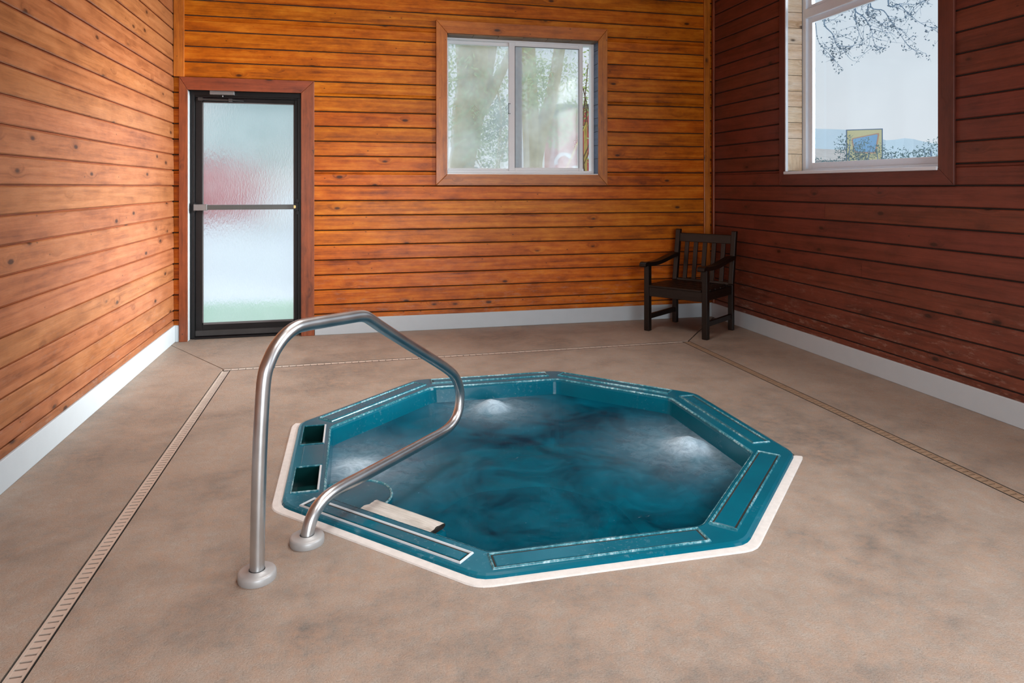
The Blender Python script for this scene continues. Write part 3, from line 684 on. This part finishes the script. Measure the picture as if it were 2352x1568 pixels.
# water
mb = MB(); NR, NS = 70, 192; foam = []
JETS = [((.86, 4.25), .05, .095, .20), ((1.76, 3.37), .05, .11, .25), ((.02, 3.50), .015, .11, .24)]
rim_ap = APi - .0195
def orad(a):
    return min((rim_ap + INNER.get(k2, 0)) / max(1e-6, math.cos(a - k2 * math.pi / 4)) for k2 in range(8) if math.cos(a - k2 * math.pi / 4) > .5)
rows = []
for i in range(1, NR + 1):
    row = []
    for j in range(NS):
        a = 2 * math.pi * j / NS; r = orad(a) * (i / NR)
        x, y = TC[0] + r * math.cos(a), TC[1] + r * math.sin(a)
        z = .006 * noise.noise((x * 4, y * 4, 3)) + .004 * noise.noise((x * 11, y * 11, 9)); fo = 0
        for (jx, jy), hh, s1, s2 in JETS:
            dd = (x - jx) ** 2 + (y - jy) ** 2
            z += hh * math.exp(-dd / (2 * (s1 * .62) ** 2)) * (1 + .25 * noise.noise((x * 30, y * 30, 1)))
            fo = max(fo, .95 * math.exp(-dd / (2 * s1 ** 2)), .34 * math.exp(-dd / (2 * s2 ** 2)))
        if i == NR: z = 0
        row.append(mb.pt((x, y, ZW + z))); foam.append(min(1, fo))
    rows.append(row)
c0 = mb.pt((TC[0], TC[1], ZW)); foam.append(0)
for a, b in zip(rows, rows[1:]):
    for j in range(NS):
        k2 = (j + 1) % NS; mb.f.append([a[j], a[k2], b[k2], b[j]]); mb.uv.append([(0, 0)] * 4); mb.r.append(0)
for j in range(NS): mb.f.append([c0, rows[0][j], rows[0][(j + 1) % NS]]); mb.uv.append([(0, 0)] * 3); mb.r.append(0)
wa = mb.build('tub_water', M_WATER, smooth=True)
fa = wa.data.attributes.new('foam', 'FLOAT', 'POINT'); fa.data.foreach_set('value', foam)
tag(wa, 'bubbling teal water filling the octagonal tub', 'water', kind='stuff')

# ------------------------------------------------------------------ grab rail
A = Vector((-.314, 2.437, 0)); D = Vector((.62838, .77791, 0))
prof = [(0, .004), (.004, .20), (.012, .42), (.024, .60), (.034, .675), (.052, .715), (.083, .757), (.125, .790), (.174, .809), (.225, .812), (.355, .804), (.47, .796), (.545, .790), (.585, .780), (.622, .760),
        (.70, .713), (.93, .581), (1.12, .474), (1.225, .412), (1.295, .362), (1.340, .305), (1.358, .245), (1.348, .180), (1.310, .134), (1.245, .110), (1.17, .106), (1.073, .109), (.797, .119), (.56, .129), (.43, .133), (.36, .128), (.305, .108), (.272, .075), (.256, .035), (.252, .004)]
B2 = Vector((-.165, 2.638, 0)); offv = B2 - (A + D * .252)
def rp(u, z):
    w = max(0, min(1, (.55 - u) / .3)) if z < .2 and u > .2 else 0
    return A + D * u + Vector((0, 0, z)) + offv * w
rail = tag(empty('grab_rail', A), 'bent stainless steel pool grab rail rising over the left side of the tub', 'grab rail')
def toR(o): o.matrix_parent_inverse = Matrix.Translation(rail.location).inverted(); return o
mb = MB(); mb.tube(catmull([rp(*p) for p in prof], 7), .0242, 28); toR(mb.build('tube', M_STEEL, rail, smooth=True, angle=1.0))
for c in (A, B2):
    mb = MB(); mb.lathe([(.062, 0), (.063, .006), (.0625, .020), (.060, .0255), (.054, .028), (.030, .029), (.0285, .031), (.0265, .031), (.025, .026)], 40, (c.x, c.y, 0))
    toR(mb.build('flange', M_FLANGE, rail, smooth=True, angle=.9))

# ------------------------------------------------------------------ armchair
ch = tag(empty('armchair', (3.014, 5.737, 0), math.radians(-54.5)), 'dark brown-black wooden armchair with slatted back standing in the far right corner', 'chair')
hw, hd = .283, .262   # leg centres
def bx(name, *b, bevel=.006, parent=None):
    mb = MB(); mb.box(*b); return mb.build(name, M_CHAIR, parent or ch, bevel=bevel)
for s in (-1, 1):
    bx('leg', s * hw - .026, s * hw + .026, -hd - .026, -hd + .026, 0, .602)
    # back leg carries on upwards as the back post, leaning slightly
    mb = MB()
    for (z0, y0), (z1, y1) in (((0, hd), (.42, hd)), ((.42, hd), (.905, hd + .075))):
        mb.hexa([(s * hw + dx, (y0 if z == z0 else y1) + dy, z) for z in (z0, z1) for dy in (-.022, .022) for dx in (-.024, .024)])
    mb.build('leg', M_CHAIR, ch, bevel=.006)
    bx('stretcher', s * hw - .013, s * hw + .013, -hd + .02, hd - .02, .105, .150, bevel=.003)
    bx('side_rail', s * hw - .014, s * hw + .014, -hd + .02, hd - .02, .330, .405, bevel=.003)
    # armrest: rises to the back post, rolls over at the front
    pr = [(-.352, .588), (-.358, .606), (-.345, .626), (-.31, .634), (-.25, .628), (-.12, .628), (0, .642), (.12, .662), (.22, .676), (.29, .680)]
    top = catmull([(0, y, z) for y, z in pr], 5)
    mb = MB(); sec = []
    for i, p in enumerate(top):
        t = (top[min(i + 1, len(top) - 1)] - top[max(i - 1, 0)]).normalized(); nn = Vector((0, -t.z, t.y))
        if nn.z < 0 and i > 4: nn = -nn
        q = p - Vector((0, -t.z, t.y)) * .036
        wv = .033
        sec.append([(s * hw - wv, p.y, p.z), (s * hw + wv, p.y, p.z), (s * hw + wv, q.y, q.z), (s * hw - wv, q.y, q.z)])
    mb.loft(sec); mb.f.append(list(range(0, 4))); mb.uv.append([(0, 0)] * 4); mb.r.append(0)
    mb.f.append([len(mb.v) - 4 + i for i in range(4)]); mb.uv.append([(0, 0)] * 4); mb.r.append(0)
    mb.build('armrest', M_CHAIR, ch, bevel=.008, seg=3)
bx('front_rail', -hw + .02, hw - .02, -hd - .018, -hd + .012, .320, .405, bevel=.003)
bx('back_rail', -hw + .02, hw - .02, hd - .014, hd + .014, .330, .405, bevel=.003)
for i in range(5):
    y0 = -hd - .034 + i * .104
    mb = MB(); cr = .006 * abs(i - 2)
    x_ = hw - .028 if i in (0, 4) else hw + .010
    mb.box(-x_ if i else -hw + .028, x_ if i else hw - .028, y0, y0 + .094, .404, .424)
    mb.build('seat_slat', M_CHAIR, ch, bevel=.006)
def yb(z): return hd + (z - .42) / .485 * .075
mb = MB(); mb.hexa([(x, yb(z) + dy, z) for z in (.785, .868) for dy in (-.013, .013) for x in (-hw + .02, hw - .02)]); mb.build('top_rail', M_CHAIR, ch, bevel=.005)
mb = MB(); mb.hexa([(x, yb(z) + dy, z) for z in (.408, .438) for dy in (-.013, .013) for x in (-hw + .02, hw - .02)]); mb.build('lower_back_rail', M_CHAIR, ch, bevel=.004)
for i in range(5):
    xc = (i - 2) * .092
    mb = MB(); mb.hexa([(xc + dx, yb(z) + dy, z) for z in (.432, .790) for dy in (-.008, .008) for dx in (-.021, .021)]); mb.build('back_slat', M_CHAIR, ch, bevel=.003)

# ------------------------------------------------------------------ added ceiling lamps, unseen, to even out the room light
def emit(name, col, s):
    m = N(name); return m.surf(m.new('Emission', {'Color': (*col, 1), 'Strength': s}).outputs[0])
M_LAMP = emit('lamp_diffuser', (1.0, .96, .92), 1.5)
for i, (x, y, pw, lab) in enumerate(((.9, .9, 22, 'added square ceiling light, out of view, brightening the near side of the room'), (.7, 3.6, 38, 'added square ceiling light, out of view, brightening the tub'))):
    o = tag(empty('added_ceiling_light', (x, y, H)), lab, 'added ceiling light', 'added ceiling lights')
    mb = MB(); mb.box(-.63, .63, -.63, .63, -.05, 0); mb.build('housing', M_WHITE, o, bevel=.006)
    mb = MB(); mb.box(-.60, .60, -.60, .60, -.058, -.05); mb.build('diffuser', M_LAMP, o)
    area('added_fill_light', (x, y, H - .07), (0, 0, 0), 1.2, 1.2, pw, (1.0, .97, .94)).data.spread = math.radians(115)

# ------------------------------------------------------------------ outside
def ground_mat(name, a, b, sc):
    m = N(name); tc = m.new('TexCoord').outputs['Object']
    return m.surf(m.new('BsdfPrincipled', {'Base Color': m.mix(m.noise(tc, sc, 5, .7), a, b), 'Roughness': .9}).outputs[0])
M_GRASS = ground_mat('lawn', g((118, 160, 138)), g((166, 192, 172)), 1.5)
M_PAVE = ground_mat('pale_pavement', g((176, 182, 192)), g((206, 210, 216)), .5)
M_HILL = ground_mat('haze_tinted_hillside', g((150, 170, 182)), g((174, 188, 198)), .02)  # distance haze put into the hill's pale bluish colour
mb = MB(); mb.box(-60, XR + 60, YB + .25, 9.2, -.25, -.10); struct(mb.build('lawn', M_GRASS))
mb = MB(); mb.box(-120, 200, 9.2, 160, -.25, -.11); mb.box(XR + .25, 200, -60, YB + .25, -.25, -.11); mb.box(-60, XL - .2, -60, YB + .25, -.25, -.11); mb.box(XL - .2, XR + .25, -60, YR - .2, -.25, -.11)
struct(mb.build('pavement', M_PAVE))

CY, SY = math.cos(YAW), math.sin(YAW)
def at(px, d, z=0):
    l = (px - 1176) / 1568.0 * d
    return Vector((d * SY + l * CY, d * CY - l * SY, z))
def leafmat(name, a, b):
    m = N(name); r = m.new('Attribute', attribute_name='rnd').outputs['Fac']
    c = m.mix(r, a, b)
    return m.surf(m.new('MixShader', {0: .35, 1: m.new('BsdfDiffuse', {'Color': c}).outputs[0], 2: m.new('BsdfTranslucent', {'Color': c}).outputs[0]}).outputs[0])
M_LEAF = leafmat('willow_leaves', g((140, 164, 104)), g((200, 208, 140)))
M_LEAF2 = leafmat('shrub_leaves', g((44, 84, 66)), g((96, 128, 104)))
M_LEAF3 = leafmat('blue_green_leaves', g((58, 92, 100)), g((110, 140, 140)))
M_LEAF4 = leafmat('pale_hazy_leaves', g((120, 172, 172)), g((176, 208, 200)))
M_BARK = wood('bark', g((132, 110, 54)), g((194, 164, 88)), g((216, 190, 118)), rough=.9, knot=False)  # yellow tint of the window haze put into the bark colour
M_TWIG = plain('blue_grey_twig', g((110, 138, 164)), .8, var=.2)
M_RED = wood('red_barn_boards', g((176, 62, 62)), g((206, 88, 84)), g((214, 108, 104)), rough=.8, knot=False)
M_ROOF = plain('grey_roof', g((120, 116, 118)), .8)
M_LET = plain('white_sign_paint', g((236, 236, 236)), .6, var=.02)
def leaves(n, spots, size, seed):
    r = random.Random(seed); mb = MB()
    for _ in range(n):
        c, ra = spots[r.randrange(len(spots))] if not callable(spots) else spots(r)
        while True:
            q = Vector((r.uniform(-1, 1), r.uniform(-1, 1), r.uniform(-1, 1)))
            if q.length <= 1: break
        p = Vector(c) + Vector((q.x * ra[0], q.y * ra[1], q.z * ra[2]))
        a = Vector((r.gauss(0, 1), r.gauss(0, 1), r.gauss(0, 1))).normalized(); b = a.cross(Vector((r.gauss(0, 1), r.gauss(0, 1), r.gauss(0, 1)))).normalized()
        s = size * r.uniform(.6, 1.3)
        mb.face([p - a * s, p + b * s * .35, p + a * s, p - b * s * .35], None, r.random())
    return mb
def tree(name, base, limbs, crown, n, size, label, leaf=M_LEAF, seed=1, group=None, cat='tree', bark=None):
    o = tag(empty(name, base), label, cat, group)
    mb = MB()
    for pts, r0, r1 in limbs:
        c = catmull(pts, 5); mb.tube(c, [r0 + (r1 - r0) * i / (len(c) - 1) for i in range(len(c))], 12)
    mb.build('trunk', bark or M_BARK, o, smooth=True)
    leaves(n, crown, size, seed).build('foliage', leaf, o, recalc=False)
    return o
# big leaning willow trunk seen through the left pane
b = at(1048, 12, -.1)
tree('willow_tree', b, [([(0, 0, -.1), (0, 0, .6), (.04, 0, 1.5), (.22, 0, 2.4), (.42, .1, 3.2), (.7, .3, 4.6)], .26, .20), ([(.16, 0, 2.1), (.2, 0, 2.7), (.3, 0, 3.4), (.2, 0, 4.8)], .26, .30), ([(.3, 0, 2.6), (.62, -.1, 3.1), (1.0, -.1, 3.9)], .14, .06)],
     [((.1, .2, 4.3), (1.5, 1.0, 1.1)), ((-.4, 0, 3.6), (.6, .6, .6)), ((1.1, .2, 3.3), (.5, .5, .9)), ((.1, .3, 3.0), (.7, .4, 1.0)), ((.2, -.7, 2.7), (.6, .15, .9)), ((.6, -.4, 2.2), (.4, .3, .6))], 3400, .05, 'broad leaning willow trunk behind the left pane of back window', seed=3, group='willow trees behind the back window')
b = at(1224, 14, -.1)
tree('willow_tree', b, [([(0, 0, -.1), (0, 0, .8), (.0, 0, 1.9), (-.05, 0, 2.8), (-.12, 0, 4.4)], .24, .16), ([(.0, 0, 1.7), (.14, 0, 2.4), (.38, 0, 3.2), (.62, .1, 4.4)], .17, .12)],
     [((.3, .4, 4.4), (1.2, .8, .7)), ((.5, .5, 3.4), (.5, .4, .6)), ((1.0, .6, 3.4), (.5, .4, .8)), ((.6, .3, 2.7), (.35, .3, .5)), ((-.1, -.6, 3.4), (.4, .15, .6))], 2600, .05, 'forked willow trunk behind the sliding pane of back window', seed=5, group='willow trees behind the back window')
b = at(1120, 10, -.1)
tree('sapling', b, [([(0, 0, -.1), (.06, 0, 1.0), (.14, 0, 1.7), (.2, 0, 2.5), (.1, 0, 3.0)], .035, .012), ([(.1, 0, 1.4), (-.1, 0, 1.7), (-.22, 0, 1.9)], .015, .006), ([(.14, 0, 1.7), (.3, 0, 2.1), (.34, 0, 2.6)], .015, .006)],
     [((.12, 0, 2.15), (.26, .3, .36)), ((.2, .1, 2.5), (.16, .2, .3)), ((-.1, 0, 1.55), (.3, .2, .3))], 900, .03, 'thin leafy sapling behind back window, between the two willow trunks', leaf=M_LEAF2, seed=8)
# red building with painted white lettering fragments
bb = at(1262, 26); rb = tag(empty('barn', bb, -YAW), 'red boarded building with white painted lettering seen through back window right side', 'building')
mb = MB(); u = 0
while u < 5.6: mb.box(u, u + .19, 0, 4, -.1, 4.3 if u > .6 else 3.9); u += .2
mb.build('wall', M_RED, rb); mb = MB(); mb.hexa([(x, y, z) for z in (4.3, 4.42) for y in (-.3, 4.3) for x in (-.3, 5.9)]); mb.build('roof', M_ROOF, rb)
for cx_, cz, r_, a0, a1 in ((.55, 2.25, .30, 20, 200), (1.0, 1.75, .3, -90, 120), (1.45, 1.5, .34, 60, 300), (1.75, 2.4, .22, -30, 190), (2.2, 1.9, .34, 90, 330), (2.6, 1.45, .3, -60, 200)):
    pts = [(cx_ + r_ * math.cos(math.radians(a)), -.03, cz + r_ * math.sin(math.radians(a))) for a in range(a0, a1 + 1, 12)]
    mb = MB()
    for p, q in zip(pts, pts[1:]):
        p, q = Vector(p), Vector(q); t = (q - p).normalized(); nn = Vector((-t.z, 0, t.x)) * .07
        mb.hexa([p - nn, q - nn, p - nn + Vector((0, .04, 0)), q - nn + Vector((0, .04, 0)), p + nn, q + nn, p + nn + Vector((0, .04, 0)), q + nn + Vector((0, .04, 0))])
    mb.build('letter', M_LET, rb)
bs = at(438, 30); sh = tag(empty('shed', bs, -YAW), 'low red building blurred behind the fogged door glass', 'building')
mb = MB(); mb.box(-6, 2.1, 0, 3, -.1, 2.4); mb.build('wall', plain('bright_red_paint', g((222, 62, 74)), .7), sh); mb = MB(); mb.box(-6.2, 2.3, -.2, 3.2, 2.4, 2.55); mb.build('roof', M_ROOF, sh)
for px, d, s, sd, lab in ((640, 24, 3.2, 21, 'round teal-green tree blurred at the right of the fogged door glass'), (500, 40, 4.0, 22, 'tall tree blurred at the top left of the fogged door glass')):
    b = at(px, d, -.1); tree('leafy_tree', b, [([(0, 0, -.1), (0, 0, 1.2), (.1, 0, 3.0)], .16, .1)], [((0, 0, 3.6), (s * .55, s * .5, 1.9))], 1500, .12, lab, leaf=M_LEAF4, seed=sd, group='trees blurred behind the door glass')
rope = MB(); p0, p1 = at(1248, 20, .55), at(1344, 19.9, 3.1); rope.tube(catmull([p0, (p0 + p1) / 2 - Vector((0, 0, .12)), p1], 6), .018, 6)
tag(rope.build('guy_rope', plain('yellow_rope', g((226, 200, 90)), .6)), 'thin yellow rope slanting across the view in the sliding pane', 'rope')
post = MB(); post.tube([at(1345, 20, -.1), at(1345, 20, 3.2)], .05, 8); tag(post.build('rope_post', M_BARK), 'thin post holding the upper end of the yellow rope', 'post')
b = at(1340, 11, -.1)
tree('bare_shrub', b, [([(0, 0, -.1), (.05, 0, 1.2), (-.02, 0, 2.2), (.08, 0, 3.4)], .02, .006), ([(.02, 0, .9), (.14, 0, 1.8), (.02, 0, 2.8)], .014, .005), ([(0, 0, 1.2), (-.1, 0, 2.0), (.06, 0, 2.6), (-.06, 0, 3.2)], .012, .005), ([(.1, 0, 1.0), (-.06, 0, 1.5), (.14, 0, 2.1)], .01, .005), ([(-.08, 0, 1.7), (.14, 0, 2.3), (.0, 0, 3.0)], .01, .005)],
     [((0, 0, 2.6), (.22, .2, .9)), ((0, 0, 3.2), (.25, .2, .3))], 150, .03, 'twiggy shrub in the clear gap at the right of the back window', leaf=M_LEAF, seed=9, cat='shrub', bark=plain('brown_twig', g((120, 92, 70)), .8))

# right window: sign, shrubs, roofs, hill, hanging branches
sg = at(1985, 25); sn = tag(empty('sign_board', sg, -YAW - .45), 'yellow sign board with a slanted blue panel seen through right window', 'sign')
M_YEL = plain('yellow_sign_paint', g((222, 206, 150)), .6, var=.05); M_BLU = plain('blue_sign_paint', g((128, 178, 216)), .5, var=.1, scale=3); M_ORG = plain('orange_line_paint', g((206, 150, 120)), .6); M_SIGNB = plain('slate_sign_edge', g((96, 122, 150)), .6)
mb = MB(); mb.box(-.60, .60, 0, .42, 1.75, 3.42); mb.box(-.1, .1, .1, .3, -.1, 1.8); mb.build('cabinet', M_SIGNB, sn)
mb = MB(); mb.box(-.56, .56, -.02, .01, 1.80, 3.38); mb.build('face', M_YEL, sn)
def prism(pts, y0, y1): m2 = MB(); m2.loft([[(x, y0, z) for x, z in pts], [(x, y1, z) for x, z in pts]]); m2.face([(x, y0, z) for x, z in pts]); return m2
def rnd_poly(q, r_=.07):
    o = []
    for i in range(len(q)):
        v = Vector(q[i]); p = Vector(q[i - 1]); n_ = Vector(q[(i + 1) % len(q)])
        for w in (0, .25, .5, .75, 1):
            s = v + (p - v).normalized() * r_; t = v + (n_ - v).normalized() * r_
            o.append(tuple(s * (1 - w) ** 2 + v * 2 * w * (1 - w) + t * w * w))
    return o
pq = [(-.38, 3.06), (.44, 3.22), (.34, 2.56), (-.30, 2.60)]
prism(rnd_poly([(x * 1.12, (z - 2.88) * 1.14 + 2.88) for x, z in pq]), -.028, -.018).build('panel_outline', M_ORG, sn)
prism(rnd_poly(pq), -.036, -.026).build('blue_panel', M_BLU, sn)
def shrub(px, d, h, w, n, size, label, seed, leaf=M_LEAF3, base=-.1, spires=4, name='shrub'):
    r = random.Random(seed); b = at(px, d, base); o = tag(empty(name, b), label, 'shrub', 'shrubs outside right window')
    mb = MB(); sp = []
    for i in range(spires):
        x = r.uniform(-w, w); hh = h * r.uniform(.65, 1)
        top = Vector((x * 1.2, r.uniform(-.3, .3), hh)); c = catmull([(x * .2, 0, 0), (x * .8, 0, hh * .55), top], 4)
        mb.tube(c, [.03 * (1 - i2 / len(c)) + .006 for i2 in range(len(c))], 6)
        for t in (.55, .75, .95): sp.append(((x * (.6 + .6 * t), 0, hh * t), (w * .42, .4, hh * .14)))
    mb.build('stem', M_TWIG, o); leaves(n, sp, size, seed).build('foliage', leaf, o, recalc=False); return o
shrub(1965, 19, 2.9, .55, 3200, .042, 'leafy shrub growing up in front of the yellow sign', 31, spires=6)
shrub(2060, 18, 2.35, .62, 3600, .045, 'blue-green bush just right of the yellow sign', 32, spires=7)
shrub(1905, 23, 2.5, .9, 3200, .05, 'low bush left of the yellow sign', 33, spires=7)
shrub(2150, 16, 2.7, .34, 1700, .036, 'feathery shrub at the right edge of right window', 34, spires=5)
shrub(2020, 24, 3.0, .18, 1200, .04, 'narrow cypress-like shrub hugging the right side of the sign', 35, spires=2)
bs = at(1860, 34); rf = tag(empty('low_house', bs, -YAW), 'low house with brownish roof at lower left of right window', 'building')
mb = MB(); mb.box(-1.2, .5, 0, 5, -.1, 2.55); mb.build('wall', plain('pale_render', g((206, 208, 208)), .8), rf)
mb = MB(); mb.hexa([(-1.6, -.4, 2.5), (3.2, -.4, 2.5), (-1.6, 3, 3.4), (3.2, 3, 3.2), (-1.6, -.4, 2.6), (3.2, -.4, 2.6), (-1.6, 3, 3.5), (3.2, 3, 3.3)]); mb.build('roof', plain('brown_roof', g((150, 146, 144)), .8, var=.25, scale=3), rf)
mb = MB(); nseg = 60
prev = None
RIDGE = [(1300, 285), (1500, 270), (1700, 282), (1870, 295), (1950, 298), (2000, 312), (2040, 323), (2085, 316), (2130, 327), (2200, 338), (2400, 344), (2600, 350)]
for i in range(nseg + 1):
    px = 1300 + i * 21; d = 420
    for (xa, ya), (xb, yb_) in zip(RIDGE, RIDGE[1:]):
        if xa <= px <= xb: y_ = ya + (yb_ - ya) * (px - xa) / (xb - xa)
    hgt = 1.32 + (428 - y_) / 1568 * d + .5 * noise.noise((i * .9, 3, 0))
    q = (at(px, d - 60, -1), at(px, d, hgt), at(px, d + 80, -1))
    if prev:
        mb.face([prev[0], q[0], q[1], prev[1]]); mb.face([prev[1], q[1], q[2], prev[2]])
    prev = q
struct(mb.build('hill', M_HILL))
# tree with branches hanging in front of right window
tb = at(2250, 11, -.1); tr = tag(empty('budding_tree', tb), 'bare budding tree whose thin branches hang into the top of right window', 'tree')
O = Vector(tb)
def wp(px, py, d): l = (px - 1176) / 1568.0 * d; return Vector((d * SY + l * CY, d * CY - l * SY, 1.32 + (428 - py) / 1568.0 * d)) - O
mb = MB(); crown = wp(2080, -330, 9.6)
c = catmull([(0, 0, 0), (0, 0, 1.5), (-.1, .1, 3.2), (-.3, .1, 4.6), crown], 6); mb.tube(c, [.2 - .13 * i / (len(c) - 1) for i in range(len(c))], 12)
mb.build('trunk', M_BARK, tr, smooth=True)
tw = MB(); lv = MB(); r = random.Random(12)
mains = [[(2080, -330), (1950, -120), (1905, 20), (1893, 55), (1912, 78), (1922, 105), (1936, 112), (1955, 110), (1966, 95)],
         [(2080, -330), (1985, -150), (1960, 5), (1985, 40), (2001, 68), (2005, 88), (2012, 108), (2022, 118)],
         [(2080, -330), (2040, -160), (1998, 2), (2030, 25), (2050, 55), (2068, 80), (2085, 104), (2100, 115)],
         [(2080, -330), (2075, -160), (2040, 2), (2065, 10), (2085, 30), (2110, 50), (2135, 62), (2158, 62)],
         [(2080, -330), (1920, -140), (1870, 0), (1874, 60), (1880, 95), (1900, 120), (1918, 138)],
         [(2080, -330), (2120, -150), (2170, -40), (2125, 0), (2100, 10), (2065, 8)],
         [(2080, -330), (1990, -140), (1965, 20), (1969, 60), (1978, 88), (1984, 92)],
         [(2080, -330), (2010, -140), (1995, 8), (1990, 30), (2012, 45), (2028, 60), (2052, 62)]]
def bud(p, s):
    a = Vector((r.gauss(0, 1), r.gauss(0, 1), r.gauss(0, 1))).normalized(); b2 = a.cross(Vector((r.gauss(0, 1), r.gauss(0, 1), r.gauss(0, 1)))).normalized()
    for ax in (b2, a.cross(b2)): lv.face([p - a * s, p + ax * s * .5, p + a * s, p - ax * s * .5], None, r.random())
def twig(p, dr, L, rad, lvl):
    pts = [p]; q = p.copy(); dd = dr.normalized()
    for i in range(5):
        dd = (dd + Vector((r.gauss(0, .25), r.gauss(0, .25), r.gauss(0, .2) - .04))).normalized(); q = q + dd * L / 5; pts.append(q.copy())
        if r.random() < .38: bud(q + Vector((r.gauss(0, .02), r.gauss(0, .02), r.gauss(0, .02))), r.uniform(.010, .024))
        if lvl and r.random() < .5: twig(q, dd + Vector((r.gauss(0, .9), r.gauss(0, .9), r.gauss(0, .6))), L * .5, rad * .6, lvl - 1)
    tw.tube(pts, [rad * (1 - .1 * i) for i in range(6)], 5)
for mi, ml in enumerate(mains):
    d = 9.3 + .25 * (mi % 4)
    pts = catmull([wp(x, y, d + (9.6 - d) * (i == 0)) for i, (x, y) in enumerate(ml)], 5)
    tw.tube(pts, [.017 - .0135 * min(1, i / (len(pts) * .6)) for i in range(len(pts))], 6)
    for i in range(8, len(pts) - 1):
        if r.random() < .55:
            t = pts[i + 1] - pts[i]; twig(pts[i], t + Vector((r.gauss(0, 1), r.gauss(0, 1), r.gauss(0, .7))) * t.length * 1.3, r.uniform(.12, .36), .0034, 1)
        if r.random() < .3: bud(pts[i], r.uniform(.015, .035))
tw.build('branches', M_TWIG, tr); lv.build('buds', leafmat('opening_buds', g((84, 108, 132)), g((112, 138, 150))), tr, recalc=False)
for c in tr.children: c.matrix_parent_inverse = Matrix.Identity(4)
